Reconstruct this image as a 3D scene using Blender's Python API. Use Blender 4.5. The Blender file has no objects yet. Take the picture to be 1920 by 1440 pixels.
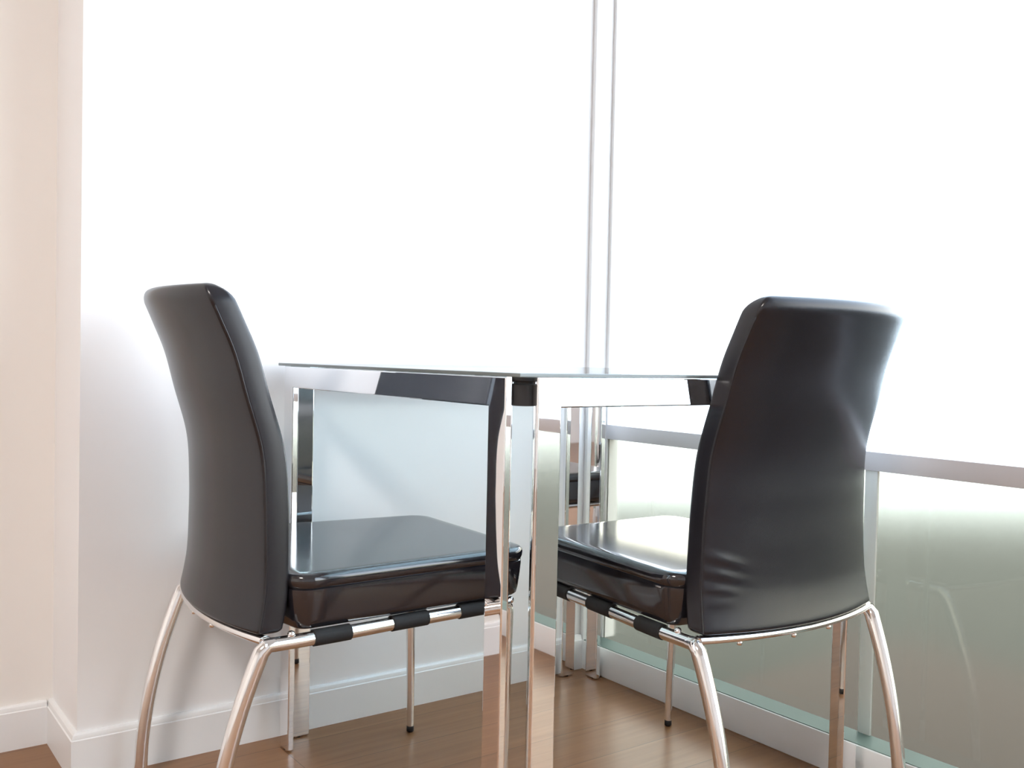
import bpy, bmesh, math
from mathutils import Vector, Matrix

C = bpy.context.scene.collection
SC = bpy.context.scene

# ------------------------------------------------------------------ camera
cam_d = bpy.data.cameras.new('camera')
cam_d.sensor_fit = 'HORIZONTAL'
cam_d.sensor_width = 36.0
cam_d.lens = 1825.5 / 1920.0 * 36.0
cam_d.clip_start = 0.02
cam = bpy.data.objects.new('camera', cam_d)
C.objects.link(cam)
yaw, pit, rol = 0.9405, -0.0275, 0.0211
f = Vector((math.cos(yaw) * math.cos(pit), math.sin(yaw) * math.cos(pit), math.sin(pit)))
r0 = Vector((math.sin(yaw), -math.cos(yaw), 0.0))
u0 = r0.cross(f)
rt = math.cos(rol) * r0 + math.sin(rol) * u0
up = -math.sin(rol) * r0 + math.cos(rol) * u0
cam.matrix_world = Matrix(((rt.x, up.x, -f.x, -0.7457), (rt.y, up.y, -f.y, -1.0054), (rt.z, up.z, -f.z, 0.7610), (0, 0, 0, 1)))
SC.camera = cam

# ------------------------------------------------------------------ world, lights, exposure
world = bpy.data.worlds.new('sky')
SC.world = world
world.use_nodes = True
wn = world.node_tree.nodes
wl = world.node_tree.links
wn.clear()
w_out = wn.new('ShaderNodeOutputWorld')
w_bg = wn.new('ShaderNodeBackground')
w_tc = wn.new('ShaderNodeTexCoord')
w_sep = wn.new('ShaderNodeSeparateXYZ')
w_ramp = wn.new('ShaderNodeValToRGB')
w_ramp.color_ramp.elements[0].position = 0.0
w_ramp.color_ramp.elements[0].color = (1.0, 1.0, 1.0, 1)
w_ramp.color_ramp.elements[1].position = 0.6
w_ramp.color_ramp.elements[1].color = (0.62, 0.74, 0.92, 1)
wl.new(w_tc.outputs['Generated'], w_sep.inputs[0])
wl.new(w_sep.outputs['Z'], w_ramp.inputs['Fac'])
wl.new(w_ramp.outputs['Color'], w_bg.inputs['Color'])
w_bg.inputs['Strength'].default_value = 7.4
wl.new(w_bg.outputs[0], w_out.inputs['Surface'])

lamp_d = bpy.data.lights.new('ceiling_lamp', 'AREA')
lamp_d.shape = 'DISK'
lamp_d.size = 0.6
lamp_d.energy = 66
lamp_d.color = (1.0, 0.94, 0.89)
lamp = bpy.data.objects.new('ceiling_lamp', lamp_d)
C.objects.link(lamp)
lamp.location = (-1.9, -0.9, 2.42)

SC.view_settings.view_transform = 'Standard'
SC.view_settings.look = 'None'
SC.view_settings.exposure = 0.0
SC.view_settings.gamma = 1.0
SC.view_settings.use_curve_mapping = False
SC.cycles.use_denoising = True
SC.cycles.max_bounces = 14
SC.cycles.diffuse_bounces = 6
SC.cycles.glossy_bounces = 8
SC.cycles.transmission_bounces = 8
SC.cycles.transparent_max_bounces = 12


# ------------------------------------------------------------------ materials
def new_mat(name):
    m = bpy.data.materials.new(name)
    m.use_nodes = True
    nt = m.node_tree
    bsdf = nt.nodes['Principled BSDF']
    return m, nt, bsdf


def noise_bump(nt, bsdf, scale, strength, dist=0.002, detail=4, stretch=None):
    tc = nt.nodes.new('ShaderNodeTexCoord')
    mp = nt.nodes.new('ShaderNodeMapping')
    if stretch:
        mp.inputs['Scale'].default_value = stretch
    n = nt.nodes.new('ShaderNodeTexNoise')
    n.inputs['Scale'].default_value = scale
    n.inputs['Detail'].default_value = detail
    b = nt.nodes.new('ShaderNodeBump')
    b.inputs['Strength'].default_value = strength
    b.inputs['Distance'].default_value = dist
    nt.links.new(tc.outputs['Object'], mp.inputs[0])
    nt.links.new(mp.outputs[0], n.inputs['Vector'])
    nt.links.new(n.outputs['Fac'], b.inputs['Height'])
    nt.links.new(b.outputs[0], bsdf.inputs['Normal'])
    return n


def paint(name, col, rough=0.55, bump=0.05):
    m, nt, b = new_mat(name)
    b.inputs['Base Color'].default_value = (*col, 1)
    b.inputs['Roughness'].default_value = rough
    noise_bump(nt, b, 180, bump, 0.001)
    return m


M = {}
M['wall'] = paint('wall_paint', (0.83, 0.83, 0.84), 0.6)
M['recess_wall'] = paint('warm_wall_paint', (0.82, 0.795, 0.765), 0.6)
M['trim'] = paint('trim_paint', (0.80, 0.81, 0.82), 0.35, 0.02)
M['ceiling'] = paint('ceiling_paint', (0.85, 0.85, 0.84), 0.7)
M['frame'] = paint('window_frame_paint', (0.80, 0.81, 0.82), 0.4, 0.02)
M['bar'] = paint('window_bar_coating', (0.60, 0.59, 0.61), 0.35, 0.02)
M['mullion'] = paint('window_mullion_coating', (0.70, 0.73, 0.71), 0.35, 0.02)
M['sill'] = paint('green_lit_sill', (0.13, 0.19, 0.175), 0.6, 0.02)  # white ledge: the green light and shade on it are put into the colour


def chrome(name, rough, col=(0.88, 0.87, 0.87), bump=0.0):
    m, nt, b = new_mat(name)
    b.inputs['Base Color'].default_value = (*col, 1)
    b.inputs['Metallic'].default_value = 1.0
    b.inputs['Roughness'].default_value = rough
    if bump:
        noise_bump(nt, b, 9, bump, 0.004, 2)
    return m


M['table_chrome'] = chrome('mirror_chrome', 0.02, (0.90, 0.90, 0.91), 0.015)
M['chair_chrome'] = chrome('satin_chrome', 0.11, (0.86, 0.84, 0.83))


def leather(name, rough, spec):
    m, nt, b = new_mat(name)
    b.inputs['Base Color'].default_value = (0.011, 0.0105, 0.0145, 1)
    b.inputs['Roughness'].default_value = rough
    b.inputs['Specular IOR Level'].default_value = spec
    noise_bump(nt, b, 420, 0.05, 0.0005, 5)
    return m


M['leather'] = leather('black_leather', 0.26, 0.50)
M['seat_leather'] = leather('polished_black_leather', 0.10, 0.95)

m, nt, b = new_mat('black_rubber')
b.inputs['Base Color'].default_value = (0.012, 0.012, 0.014, 1)
b.inputs['Roughness'].default_value = 0.5
M['rubber'] = m
m, nt, b = new_mat('black_webbing')
b.inputs['Base Color'].default_value = (0.010, 0.010, 0.011, 1)
b.inputs['Roughness'].default_value = 0.75
noise_bump(nt, b, 900, 0.3, 0.0008, 2)
M['webbing'] = m


def wood():
    m, nt, b = new_mat('oak_floor')
    N = nt.nodes.new
    L = nt.links.new
    tc = N('ShaderNodeTexCoord')
    br = N('ShaderNodeTexBrick')
    br.offset = 0.37
    br.inputs['Scale'].default_value = 1.0
    br.inputs['Brick Width'].default_value = 1.25
    br.inputs['Row Height'].default_value = 0.125
    br.inputs['Mortar Size'].default_value = 0.0009
    br.inputs['Mortar Smooth'].default_value = 0.2
    br.inputs['Bias'].default_value = 0.0
    br.inputs['Color1'].default_value = (0.0, 0.0, 0.0, 1)
    br.inputs['Color2'].default_value = (1.0, 1.0, 1.0, 1)
    br.inputs['Mortar'].default_value = (0.5, 0.5, 0.5, 1)
    L(tc.outputs['Object'], br.inputs['Vector'])
    mp = N('ShaderNodeMapping')
    mp.inputs['Scale'].default_value = (1.6, 26, 1)
    L(tc.outputs['Object'], mp.inputs[0])
    # shift the grain from plank to plank
    addv = N('ShaderNodeVectorMath')
    addv.operation = 'ADD'
    sc = N('ShaderNodeVectorMath')
    sc.operation = 'SCALE'
    sc.inputs['Scale'].default_value = 17.0
    L(br.outputs['Color'], sc.inputs[0])
    L(mp.outputs[0], addv.inputs[0])
    L(sc.outputs[0], addv.inputs[1])
    g = N('ShaderNodeTexNoise')
    g.inputs['Scale'].default_value = 2.2
    g.inputs['Detail'].default_value = 7
    g.inputs['Distortion'].default_value = 0.6
    L(addv.outputs[0], g.inputs['Vector'])
    ramp = N('ShaderNodeValToRGB')
    ramp.color_ramp.elements[0].position = 0.3
    ramp.color_ramp.elements[0].color = (0.222, 0.108, 0.050, 1)
    ramp.color_ramp.elements[1].position = 0.72
    ramp.color_ramp.elements[1].color = (0.285, 0.148, 0.072, 1)
    L(g.outputs['Fac'], ramp.inputs['Fac'])
    # plank-to-plank tone
    hsv = N('ShaderNodeHueSaturation')
    mr = N('ShaderNodeMapRange')
    mr.inputs['To Min'].default_value = 0.92
    mr.inputs['To Max'].default_value = 1.05
    L(br.outputs['Color'], mr.inputs['Value'])
    L(mr.outputs[0], hsv.inputs['Value'])
    L(ramp.outputs['Color'], hsv.inputs['Color'])
    mix = N('ShaderNodeMix')
    mix.data_type = 'RGBA'
    mix.inputs['B'].default_value = (0.13, 0.072, 0.038, 1)
    L(br.outputs['Fac'], mix.inputs['Factor'])
    L(hsv.outputs['Color'], mix.inputs['A'])
    L(mix.outputs['Result'], b.inputs['Base Color'])
    b.inputs['Roughness'].default_value = 0.28
    b.inputs['Specular IOR Level'].default_value = 0.22
    bump = N('ShaderNodeBump')
    bump.inputs['Strength'].default_value = 0.12
    bump.inputs['Distance'].default_value = 0.001
    L(g.outputs['Fac'], bump.inputs['Height'])
    L(bump.outputs[0], b.inputs['Normal'])
    return m


M['floor'] = wood()


def mix_glass(name, trans, rough_gloss=0.0, ior=1.45):
    """trans: function(nt) -> node giving the see-through part; a clear reflection lies over it"""
    m = bpy.data.materials.new(name)
    m.use_nodes = True
    nt = m.node_tree
    nt.nodes.clear()
    out = nt.nodes.new('ShaderNodeOutputMaterial')
    mix = nt.nodes.new('ShaderNodeMixShader')
    fr = nt.nodes.new('ShaderNodeFresnel')
    fr.inputs['IOR'].default_value = ior
    gl = nt.nodes.new('ShaderNodeBsdfGlossy')
    gl.inputs['Roughness'].default_value = rough_gloss
    t = trans(nt)
    # no reflection from inside the slab (the see-through part does not bend rays)
    geo = nt.nodes.new('ShaderNodeNewGeometry')
    inv = nt.nodes.new('ShaderNodeMath')
    inv.operation = 'SUBTRACT'
    inv.inputs[0].default_value = 1.0
    mul = nt.nodes.new('ShaderNodeMath')
    mul.operation = 'MULTIPLY'
    nt.links.new(geo.outputs['Backfacing'], inv.inputs[1])
    nt.links.new(fr.outputs[0], mul.inputs[0])
    nt.links.new(inv.outputs[0], mul.inputs[1])
    nt.links.new(mul.outputs[0], mix.inputs[0])
    nt.links.new(t.outputs[0], mix.inputs[1])
    nt.links.new(gl.outputs[0], mix.inputs[2])
    nt.links.new(mix.outputs[0], out.inputs['Surface'])
    return m


def clear_t(nt):
    t = nt.nodes.new('ShaderNodeBsdfTransparent')
    t.inputs['Color'].default_value = (0.96, 0.98, 0.98, 1)
    return t


def frost_t(nt):
    t = nt.nodes.new('ShaderNodeBsdfRefraction')
    t.inputs['Color'].default_value = (0.78, 0.765, 0.685, 1)
    t.inputs['Roughness'].default_value = 0.26
    t.inputs['IOR'].default_value = 1.45
    return t


M['clear_glass'] = mix_glass('clear_glass', clear_t)
M['frosted_glass'] = mix_glass('frosted_glass', frost_t, 0.06)


def top_t(nt):
    t = nt.nodes.new('ShaderNodeBsdfTransparent')
    t.inputs['Color'].default_value = (0.80, 0.86, 0.85, 1)
    return t


M['table_glass'] = mix_glass('table_glass', top_t)
m, nt, b = new_mat('glass_edge')
b.inputs['Base Color'].default_value = (0.18, 0.21, 0.21, 1)
b.inputs['Roughness'].default_value = 0.15
M['glass_edge'] = m
M['deck'] = paint('outdoor_decking', (0.036, 0.016, 0.005), 0.7, 0.2)
M['terrace'] = paint('outdoor_tiles', (0.036, 0.035, 0.024), 0.8, 0.2)
M['pale_ground'] = paint('outdoor_pale_paving', (0.78, 0.80, 0.76), 0.9, 0.2)


# ------------------------------------------------------------------ mesh helpers
def add_box(bm, x0, x1, y0, y1, z0, z1, bev=0.0, seg=2):
    vs = [bm.verts.new((x, y, z)) for x in (x0, x1) for y in (y0, y1) for z in (z0, z1)]
    idx = [(0, 1, 3, 2), (4, 6, 7, 5), (0, 4, 5, 1), (2, 3, 7, 6), (0, 2, 6, 4), (1, 5, 7, 3)]
    fs = [bm.faces.new([vs[i] for i in q]) for q in idx]
    if bev:
        es = list({e for fc in fs for e in fc.edges})
        bmesh.ops.bevel(bm, geom=es, offset=bev, segments=seg, affect='EDGES', profile=0.5)
    return fs


def add_prism(bm, loop, vec, bev=0.0, seg=2, mitre=()):
    """closed planar loop of points, extruded by vec"""
    vec = Vector(vec)
    a = [bm.verts.new(Vector(q)) for q in loop]
    c = [bm.verts.new(Vector(q) + vec) for q in loop]
    n = len(loop)
    fs = [bm.faces.new(a), bm.faces.new(list(reversed(c)))]
    for i in range(n):
        fs.append(bm.faces.new((a[i], c[i], c[(i + 1) % n], a[(i + 1) % n])))
    bmesh.ops.recalc_face_normals(bm, faces=fs)
    if bev:
        es = {e for fc in fs for e in fc.edges}
        for i, j in mitre:      # the mitred joint stays crisp so that two plates read as one
            for q in ((a[i], a[j]), (c[i], c[j]), (a[i], c[i]), (a[j], c[j])):
                es.discard(bm.edges.get(q))
        es = list(es)
        bmesh.ops.bevel(bm, geom=es, offset=bev, segments=seg, affect='EDGES', profile=0.5)


def loft(bm, loops, cap=True):
    rows = [[bm.verts.new(q) for q in lp] for lp in loops]
    n = len(rows[0])
    fs = []
    for a, c in zip(rows, rows[1:]):
        for i in range(n):
            fs.append(bm.faces.new((a[i], a[(i + 1) % n], c[(i + 1) % n], c[i])))
    if cap:
        fs.append(bm.faces.new(list(reversed(rows[0]))))
        fs.append(bm.faces.new(rows[-1]))
    bmesh.ops.recalc_face_normals(bm, faces=fs)


def add_tube(bm, pts, rad, n=16, cap=True, squash=None):
    pts = [Vector(q) for q in pts]
    if not isinstance(rad, (list, tuple)):
        rad = [rad] * len(pts)
    loops = []
    tan0 = None
    nrm = None
    for i, q in enumerate(pts):
        if i == 0:
            t = (pts[1] - q).normalized()
        elif i == len(pts) - 1:
            t = (q - pts[i - 1]).normalized()
        else:
            t = ((pts[i + 1] - q).normalized() + (q - pts[i - 1]).normalized()).normalized()
        if nrm is None:
            ref = Vector((0, 0, 1)) if abs(t.z) < 0.8 else Vector((1, 0, 0))
            nrm = (ref - t * ref.dot(t)).normalized()
        else:
            nrm = (nrm - t * nrm.dot(t)).normalized()
        bn = t.cross(nrm)
        sq = squash or (1, 1)
        loops.append([q + nrm * (rad[i] * sq[0] * math.cos(2 * math.pi * k / n)) + bn * (rad[i] * sq[1] * math.sin(2 * math.pi * k / n)) for k in range(n)])
    loft(bm, loops, cap)


def add_cyl(bm, x, y, z0, z1, r, n=32, bev=0.0):
    prof = [(z0, r), (z1, r)] if not bev else [(z0, r - bev), (z0 + bev, r), (z1 - bev, r), (z1, r - bev)]
    loft(bm, [[Vector((x + rr * math.cos(2 * math.pi * k / n), y + rr * math.sin(2 * math.pi * k / n), z)) for k in range(n)] for z, rr in prof])


def obj(name, bm, mat, parent=None, smooth=35):
    me = bpy.data.meshes.new(name)
    bm.normal_update()
    bm.to_mesh(me)
    bm.free()
    me.materials.append(mat)
    if smooth:
        me.shade_smooth()
        me.set_sharp_from_angle(angle=math.radians(smooth))
    o = bpy.data.objects.new(name, me)
    C.objects.link(o)
    if parent:
        o.parent = parent
    return o


def thing(name, label, cat, loc=(0, 0, 0), rotz=0.0, group=None):
    o = bpy.data.objects.new(name, None)
    o.empty_display_size = 0.1
    C.objects.link(o)
    o.location = loc
    o.rotation_euler = (0, 0, rotz)
    o['label'] = label
    o['category'] = cat
    if group:
        o['group'] = group
    return o


def struct(name, bm, mat, label, smooth=0):
    o = obj(name, bm, mat, None, smooth)
    o['kind'] = 'structure'
    o['label'] = label
    o['category'] = name.split('_')[0]
    return o


def sbox(name, mat, label, *a, bev=0.0):
    bm = bmesh.new()
    add_box(bm, *a, bev=bev)
    return struct(name, bm, mat, label, 35 if bev else 0)


def interp(tab, x):
    """smooth (monotone-ish Catmull-Rom) interpolation of a table [(x, y), ...]"""
    if x <= tab[0][0]:
        return tab[0][1]
    if x >= tab[-1][0]:
        return tab[-1][1]
    for i in range(len(tab) - 1):
        x0, y0 = tab[i]
        x1, y1 = tab[i + 1]
        if x0 <= x <= x1:
            def sl(j):
                if j <= 0:
                    return (tab[1][1] - tab[0][1]) / (tab[1][0] - tab[0][0])
                if j >= len(tab) - 1:
                    return (tab[-1][1] - tab[-2][1]) / (tab[-1][0] - tab[-2][0])
                return (tab[j + 1][1] - tab[j - 1][1]) / (tab[j + 1][0] - tab[j - 1][0])
            h = x1 - x0
            t = (x - x0) / h
            return ((2 * t**3 - 3 * t**2 + 1) * y0 + (t**3 - 2 * t**2 + t) * h * sl(i)
                    + (-2 * t**3 + 3 * t**2) * y1 + (t**3 - t**2) * h * sl(i + 1))


# ------------------------------------------------------------------ room
XW = 0.803     # front of the window plinth
XG = 0.863     # plane of the window panes
YW = 0.814     # face of the white wall
YR = 1.020     # face of the recessed wall at the left
XC = -0.353    # corner where the white wall ends
XB, YB, ZC = -4.2, -4.2, 2.55

sbox('floor', M['floor'], 'brown oak plank floor', XB, XG + 0.03, YB, YR + 0.1, -0.06, 0.0)
sbox('ceiling', M['ceiling'], 'white ceiling', XB, XG + 0.14, YB, YR + 0.1, ZC, ZC + 0.1)
sbox('wall_left', M['wall'], 'white wall behind the glass table', XC, XG, YW, YR + 0.1, 0.0, ZC)
sbox('wall_recess', M['recess_wall'], 'cream wall set back at the left edge', XB, XC, YR, YR + 0.1, 0.0, ZC)
sbox('wall_back', M['wall'], 'white wall behind the viewer', XB, XG + 0.14, YB - 0.1, YB, 0.0, ZC)
sbox('wall_side', M['recess_wall'], 'cream wall at the far side of the room', XB - 0.1, XB, YB - 0.1, YR + 0.1, 0.0, ZC)


def skirting(name, label, path, h, t):
    """skirting board of a moulded section along a line of wall points (outward side = left of the path)"""
    prof = [(0, 0), (t, 0), (t, h - 0.012), (t * 0.82, h - 0.0105), (t * 0.82, h - 0.0075), (t * 0.70, h - 0.003), (t * 0.45, h), (0, h)]
    bm = bmesh.new()
    P = [Vector((x, y, 0)) for x, y in path]
    loops = []
    for i, q in enumerate(P):
        if i == 0:
            d = (P[1] - q).normalized()
            n = Vector((-d.y, d.x, 0))
        elif i == len(P) - 1:
            d = (q - P[i - 1]).normalized()
            n = Vector((-d.y, d.x, 0))
        else:
            d1 = (q - P[i - 1]).normalized()
            d2 = (P[i + 1] - q).normalized()
            n1 = Vector((-d1.y, d1.x, 0))
            n2 = Vector((-d2.y, d2.x, 0))
            n = (n1 + n2) / (1 + n1.dot(n2))
        loops.append([q + n * a + Vector((0, 0, z)) for a, z in prof])
    loft(bm, loops)
    return struct(name, bm, M['trim'], label, 20)


skirting('baseboard_left', 'white baseboard along the foot of the white wall',
         [(XW, YW), (XC, YW), (XC, YR)], 0.083, 0.012)
skirting('baseboard_recess', 'cream baseboard under the recessed wall at the left edge',
         [(XC - 0.012, YR), (XB, YR)], 0.083, 0.012)

# window wall: low plinth, frosted lower panes, grey bar, clear upper panes
YE = -3.6
sbox('trim_1', M['trim'], 'white window plinth along the floor', XW, XG, YB, YW, 0.0, 0.0695, bev=0.002)
sbox('trim_2', M['trim'], 'white reveal beside the window corner', XW + 0.002, XG + 0.042, YW - 0.0125, YW, 0.0695, ZC, bev=0.001)
sbox('wall_right', M['wall'], 'white wall beyond the window', XG - 0.01, XG + 0.14, YB, YE, 0.0695, ZC)
win = bpy.data.objects.new('window_1', None)
C.objects.link(win)
win.location = (XG, 0, 0.0695)
win['kind'] = 'structure'
win['label'] = 'tall window wall, clear above a grey bar and frosted below'
win['category'] = 'window'
Z0 = 0.0695


def wpart(name, mat, y0, y1, z0, z1, x0, x1, bev=0.001, label=None):
    bm = bmesh.new()
    add_box(bm, x0 - XG, x1 - XG, y0, y1, z0 - Z0, z1 - Z0, bev=bev)
    o = obj(name, bm, mat, win, 35)
    if label:
        o['label'] = label
    return o


wpart('sill', M['sill'], YE, YW - 0.0125, Z0, Z0 + 0.0015, XW + 0.004, XG, 0, 'window sill in front of the frosted panes, green light and shade in its colour')
wpart('stile', M['frame'], 0.792, YW - 0.0125, Z0, ZC - 0.06, XG - 0.004, XG + 0.04)
wpart('stile', M['frame'], YE, YE + 0.04, Z0, ZC - 0.06, XG - 0.004, XG + 0.04)
wpart('head_rail', M['frame'], YE, YW - 0.0125, ZC - 0.06, ZC, XG - 0.004, XG + 0.04)
wpart('crossbar', M['bar'], YE + 0.04, 0.792, 0.565, 0.600, XG - 0.008, XG + 0.03, label='grey crossbar between the clear and frosted panes')
wpart('mullion', M['mullion'], 0.043, 0.069, Z0, 0.565, XG - 0.004, XG + 0.004)
for y0, y1 in ((0.060, 0.798), (YE + 0.03, 0.052)):
    wpart('frosted_pane', M['frosted_glass'], y0, y1, 0.02, 0.575, XG + 0.0005, XG + 0.0085, 0, 'frosted glass pane')
wpart('clear_pane', M['clear_glass'], YE + 0.04, 0.792, 0.600, ZC - 0.06, XG, XG + 0.006, 0, 'clear glass pane')

# outside the window
bm = bmesh.new()
add_prism(bm, [(XG, -7, -0.10), (9.0, -7, -0.10), (9.0, -0.9, -0.10), (6.2, 1.1, -0.10), (3.5, 3.1, -0.10), (XG + 0.15, 5.0, -0.10), (XG, 5.1, -0.10)], (0, 0, 0.07))
struct('floor_terrace', bm, M['terrace'], 'grey green terrace outside the window')
sbox('floor_deck', M['deck'], 'brown decking outside the window', XG + 0.001, 1.75, -7, 0.55, -0.03, -0.005)
sbox('ground', M['pale_ground'], 'pale ground beyond the terrace', 1.05, 60, -60, 60, -0.30, -0.11)

# ------------------------------------------------------------------ table
S, HR, W, T, G = 0.786, 0.735, 0.0400, 0.0125, 0.0305
table = thing('dining_table', 'square glass topped table with mirror chrome frame, pushed into the window corner', 'table', (S / 2, S / 2, 0))
H2 = S / 2


def corner_map(k):
    """rotate local frame side k (0: front y=0 side, then counter-clockwise) about the table centre"""
    return Matrix.Rotation(k * math.pi / 2, 4, 'Z')


def plate(bm, k, loop, mitre):
    mt = corner_map(k)
    tmp = bmesh.new()
    add_prism(tmp, [(a - H2, -H2, z) for a, z in loop], (0, T, 0), 0.0020, 5, mitre)
    tmp.transform(mt)
    me = bpy.data.meshes.new('tmp')
    tmp.to_mesh(me)
    tmp.free()
    bm.from_mesh(me)
    bpy.data.meshes.remove(me)


for k in range(4):
    bm = bmesh.new()
    plate(bm, k, [(G, HR), (G + W, HR - W), (S - G - W, HR - W), (S - G, HR)], ((0, 1), (2, 3)))
    o = obj('rail', bm, M['table_chrome'], table, 0)
for k in range(4):
    bm = bmesh.new()     # a leg is the two upright plates that meet at one corner
    plate(bm, k, [(G, 0.002), (G + W, 0.002), (G + W, HR - W), (G, HR)], ((2, 3),))
    plate(bm, (k + 3) % 4, [(S - G, 0.002), (S - G - W, 0.002), (S - G - W, HR - W), (S - G, HR)], ((2, 3),))
    leg = obj('leg', bm, M['table_chrome'], table, 0)
    c = corner_map(k) @ Vector((-H2 + 0.0315, -H2 + 0.0315, 0))
    bm = bmesh.new()
    add_cyl(bm, c.x, c.y, HR - 0.038, HR - 0.009, 0.0185, 36, 0.001)
    add_cyl(bm, c.x, c.y, HR - 0.009, HR - 0.006, 0.0150, 36)
    add_cyl(bm, c.x, c.y, HR - 0.006, HR + 0.0004, 0.0185, 36, 0.001)
    o = obj('spacer', bm, M['rubber'], table, 40)
    o['label'] = 'black rubber spacer in the corner under the glass'
    for kk, s in ((k, 0), ((k + 3) % 4, 1)):
        bm = bmesh.new()
        a = (G + W / 2) if s == 0 else (S - G - W / 2)
        q = corner_map(kk) @ Vector((a - H2, -H2 + T / 2, 0))
        add_cyl(bm, q.x, q.y, 0.0, 0.0022, 0.005, 16)
        obj('glide', bm, M['rubber'], leg, 40)
bm = bmesh.new()
add_box(bm, -H2, H2, -H2, H2, HR + 0.0004, HR + 0.0056, bev=0.0008, seg=1)
top = obj('tabletop', bm, M['table_glass'], table, 0)
top['label'] = 'thin clear glass top'
top.data.materials.append(M['glass_edge'])
for p_ in top.data.polygons:
    if abs(p_.normal.z) < 0.9:
        p_.material_index = 1

# ------------------------------------------------------------------ chairs
BW, BF, DEP, ZR, LK, LS = 0.2154, 0.1785, 0.440, 0.340, 0.072, -0.005
R_RAIL = 0.0105
MID = [(0.350, 0.014), (0.385, 0.021), (0.42, 0.0255), (0.48, 0.0270), (0.54, 0.0265), (0.62, 0.0205), (0.70, -0.002), (0.76, -0.019), (0.81, -0.040), (0.837, -0.052), (0.860, -0.062)]
HALF = [(0.350, 0.207), (0.40, 0.204), (0.45, 0.201), (0.60, 0.193), (0.75, 0.186), (0.86, 0.178)]
SAG = 0.038


def back_section(z, zref, half_t, half_w, rr, rf, wrinkle):
    """closed loop of a horizontal slice of the backrest, rear corner radius rr, front corner radius rf"""
    m = interp(MID, zref)
    rr = min(rr, half_t * 0.98, half_w)
    rf = min(rf, half_t * 0.98, half_w)
    pts = []
    nl = 36
    nc = 6
    # rear face from -v to +v
    a0, a1 = -half_w + rr, half_w - rr
    for i in range(nl + 1):
        pts.append((-half_t, a0 + (a1 - a0) * i / nl))
    for i in range(1, nc):
        t = math.pi / 2 * i / nc
        pts.append((-half_t + rr - rr * math.cos(t), half_w - rr + rr * math.sin(t)))
    pts.append((-half_t + rr, half_w))
    pts.append((half_t - rf, half_w))
    for i in range(1, nc):
        t = math.pi / 2 * i / nc
        pts.append((half_t - rf + rf * math.sin(t), half_w - rf + rf * math.cos(t)))
    a0, a1 = half_w - rf, -half_w + rf
    for i in range(nl + 1):
        pts.append((half_t, a0 + (a1 - a0) * i / nl))
    for i in range(1, nc):
        t = math.pi / 2 * i / nc
        pts.append((half_t - rf + rf * math.cos(t), -half_w + rf - rf * math.sin(t)))
    pts.append((half_t - rf, -half_w))
    pts.append((-half_t + rr, -half_w))
    for i in range(1, nc):
        t = math.pi / 2 * i / nc
        pts.append((-half_t + rr - rr * math.sin(t), -half_w + rr - rr * math.cos(t)))
    out = []
    w_full = interp(HALF, zref)
    for n, v in pts:
        u = m + n - SAG * (1 - min(1.0, (v / w_full)) ** 2)
        if wrinkle and n < 0:
            for zc, vc, amp, sl in wrinkle:
                dz = (z - zc) - sl * (v - vc)
                u -= amp * math.exp(-(dz / 0.0065) ** 2) * math.exp(-((v - vc) / 0.030) ** 2)
        out.append(Vector((u, v, z)))
    return out


def backrest_mesh(wrinkle):
    bm = bmesh.new()
    loops = []
    zb, zt = 0.3525, 0.858
    ht = 0.0205
    rb, rtp, rth, rtv = 0.007, 0.0195, 0.027, 0.022
    for i in range(5):
        a = math.pi / 2 * i / 5
        z = zb + rb - rb * math.cos(a)
        loops.append(back_section(z, z, ht - rb + rb * math.sin(a), interp(HALF, z) - rb + rb * math.sin(a), 0.005, 0.012, wrinkle))
    n = 84
    for i in range(n + 1):
        z = zb + rb + (zt - rth - zb - rb) * i / n
        loops.append(back_section(z, z, ht, interp(HALF, z), 0.005, 0.012, wrinkle))
    for i in range(1, 9):
        a = math.pi / 2 * i / 8
        z = zt - rth + rth * math.sin(a)
        loops.append(back_section(z, z, ht - rtp + rtp * math.cos(a) + 0.0004, interp(HALF, z) - rtv + rtv * math.cos(a), 0.005, 0.012, wrinkle))
    loft(bm, loops)
    return bm


def seam_points(sgn):
    pts = []
    for i in range(60):
        z = 0.356 + (0.832 - 0.356) * i / 59
        pts.append(Vector((interp(MID, z) - 0.0188, sgn * (interp(HALF, z) - 0.0008), z)))
    pts[-1].x += 0.004
    pts[-1].y -= sgn * 0.003
    return pts


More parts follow.
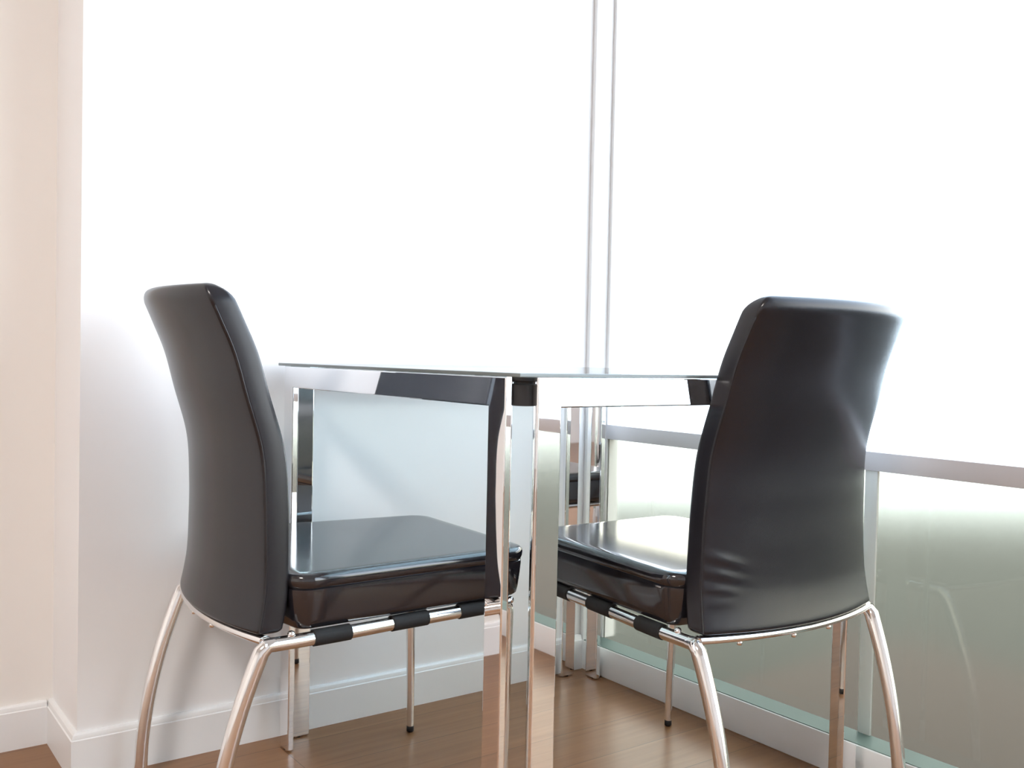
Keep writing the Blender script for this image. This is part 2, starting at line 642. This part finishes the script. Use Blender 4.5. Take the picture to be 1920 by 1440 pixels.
def cushion_mesh():
    bm = bmesh.new()
    u_b, u_f = 0.047, 0.478
    w_b, w_f = 0.226, 0.200

    def ring(z, inset):
        pts = []
        cb, cf = 0.028, 0.045
        corners = [(u_f, -w_f, cf, -90), (u_f, w_f, cf, 0), (u_b, w_b, cb, 90), (u_b, -w_b, cb, 180)]
        for cu, cv, r, a0 in corners:
            su = -1 if cu == u_f else 1
            sv = -1 if cv > 0 else 1
            cx, cy = cu + su * r, cv + sv * r
            for i in range(9):
                a = math.radians(a0 + 90 * i / 8)
                pts.append(Vector((cx + (r - inset) * math.cos(a), cy + (r - inset) * math.sin(a), z)))
        # side runs get extra points
        out = []
        for i, q in enumerate(pts):
            out.append(q)
            nx = pts[(i + 1) % len(pts)]
            if (nx - q).length > 0.1:
                for k in range(1, 16):
                    out.append(q.lerp(nx, k / 16))
        # the rear edge follows the hollow of the backrest
        for q in out:
            q.x -= 0.033 * max(0.0, 1 - (q.y / w_b) ** 2) ** 0.8 * max(0.0, min(1.0, (0.16 - q.x) / 0.10))
        return out
    prof = [(0.3535, 0.022), (0.3545, 0.016), (0.358, 0.0115), (0.368, 0.009), (0.39, 0.0062), (0.408, 0.0045), (0.4135, 0.0048),
            (0.4150, 0.0068), (0.4165, 0.0046), (0.421, 0.0028), (0.4270, 0.0022), (0.4320, 0.0034), (0.4350, 0.0062), (0.4366, 0.0095), (0.4374, 0.0140), (0.4378, 0.022)]
    loops = [ring(z, i) for z, i in prof]
    # flat middle: inner rings keep the shading of the top level
    for k in (0.97, 0.8):
        loops.append([Vector((0.2625 + (q.x - 0.2625) * k, q.y * k, q.z)) for q in loops[len(prof) - 1]])
    loft(bm, loops)
    return bm


def rail_v(u):
    return BW + (BF - BW) * u / DEP + 0.0035 * math.sin(math.pi * min(1, max(0, u / 0.22)))


def make_chair(label, loc, rotz, wrinkle):
    ch = thing('dining_chair', label, 'chair', (loc[0], loc[1], 0), rotz, 'black leather dining chairs at the glass table')
    seat = obj('seat_cushion', cushion_mesh(), M['seat_leather'], ch, 40)
    bk = obj('backrest', backrest_mesh(wrinkle), M['leather'], ch, 50)
    for sg in (-1, 1):
        bm = bmesh.new()
        add_tube(bm, seam_points(sg), 0.0012, 8)
        obj('piping', bm, M['leather'], bk, 60)
    for sg in (-1, 1):
        bm = bmesh.new()
        us = [-0.002 + (DEP + 0.002) * i / 24 for i in range(25)]
        add_tube(bm, [(u, sg * rail_v(max(0, u)), ZR) for u in us], R_RAIL, 24)
        obj('seat_rail', bm, M['chair_chrome'], ch, 50)
        for a, e in ((0.075, 0.135), (0.210, 0.275), (0.338, 0.402)):
            bm = bmesh.new()
            us = [a + (e - a) * i / 6 for i in range(7)]
            add_tube(bm, [(u, sg * rail_v(u), ZR + 0.0004) for u in us], 0.0124, 24)
            s = obj('strap', bm, M['webbing'], ch, 50)
            s['label'] = 'black strap wrapped round the chrome seat rail'
    for sg in (-1, 1):
        # rear leg: bends over at the rail, sweeps back and down
        bm = bmesh.new()
        pts, rad = [], []
        n = 40
        for i in range(n + 1):
            z = ZR + (0.012 - ZR) * i / n
            q = 1 - (z / ZR) ** 2
            pts.append((-LK * q, sg * (BW + LS * q), z))
            rad.append(0.0122 - 0.0010 * i / n)
        pts = [(0.016, sg * rail_v(0.016), ZR), (0.006, sg * BW, ZR + 0.0004)] + [pts[k] for k in range(1, len(pts))]
        rad = [0.0106, 0.0112] + rad[1:]
        add_tube(bm, pts, rad, 24)
        leg = obj('leg', bm, M['chair_chrome'], ch, 60)
        bm = bmesh.new()
        add_cyl(bm, pts[-1][0], pts[-1][1], 0.0, 0.014, 0.0118, 24, 0.002)
        obj('foot_cap', bm, M['rubber'], leg, 50)
    for sg in (-1, 1):
        # front leg: straight taper
        bm = bmesh.new()
        pts = [(DEP - 0.018, sg * rail_v(DEP - 0.018), ZR), (DEP - 0.008, sg * BF, ZR - 0.0005), (DEP - 0.001, sg * BF, ZR - 0.006), (DEP, sg * BF, ZR - 0.016)]
        rad = [0.0105, 0.0107, 0.0108, 0.0108]
        for i in range(1, 12):
            t = i / 11
            pts.append((DEP + 0.002 * t, sg * (BF + (0.172 - BF) * t), (ZR - 0.016) + (0.012 - ZR + 0.016) * t))
            rad.append(0.0106 - 0.0036 * t)
        add_tube(bm, pts, rad, 24)
        leg = obj('leg', bm, M['chair_chrome'], ch, 60)
        bm = bmesh.new()
        add_cyl(bm, pts[-1][0], pts[-1][1], 0.0, 0.014, 0.0075, 20, 0.002)
        obj('foot_cap', bm, M['rubber'], leg, 50)
    # rear cross bar follows the curve of the backrest, front one is straight under the seat
    bm = bmesh.new()
    vs = [-0.208 + 0.416 * i / 30 for i in range(31)]
    add_tube(bm, [(0.006 - SAG * 0.95 * (1 - (v / 0.215) ** 2), v, 0.3455) for v in vs], 0.0068, 16, True, (1.0, 1.5))
    bar = obj('back_crossbar', bm, M['chair_chrome'], ch, 50)
    for v in (0.14, 0.03, -0.06):
        bm = bmesh.new()
        add_cyl(bm, 0.004 - SAG * 0.95 * (1 - (v / 0.215) ** 2), v, 0.3335, 0.3400, 0.0042, 14, 0.001)
        obj('screw', bm, M['chair_chrome'], bar, 50)
    bm = bmesh.new()
    add_tube(bm, [(DEP - 0.012, v, ZR) for v in (-BF + 0.004, 0, BF - 0.004)], 0.009, 20)
    obj('front_crossbar', bm, M['chair_chrome'], ch, 50)
    for sg in (-1, 1):
        for u, zz in ((0.041, ZR + 0.0105), (DEP + 0.004, ZR + 0.006)):
            bm = bmesh.new()
            bmesh.ops.create_uvsphere(bm, u_segments=16, v_segments=10, radius=0.0062)
            bm.transform(Matrix.Translation((u, sg * (rail_v(u) if u < 0.2 else BF + 0.003), zz)))
            obj('bolt_head', bm, M['chair_chrome'], ch, 60)
    return ch


make_chair('black leather chair with chrome legs beside the white wall, left of the table', (-0.2007, 0.5315), -0.0475, [])
ch2 = make_chair('black leather chair with creased lower back, in front of the frosted window', (0.5360, -0.0195), 1.5462,
           [(0.462, 0.165, 0.0022, 0.30), (0.440, 0.168, 0.0024, 0.25), (0.418, 0.172, 0.0020, 0.15), (0.400, 0.176, 0.0012, 0.0)])
ch2.scale = (1.0, 0.972, 1.0)
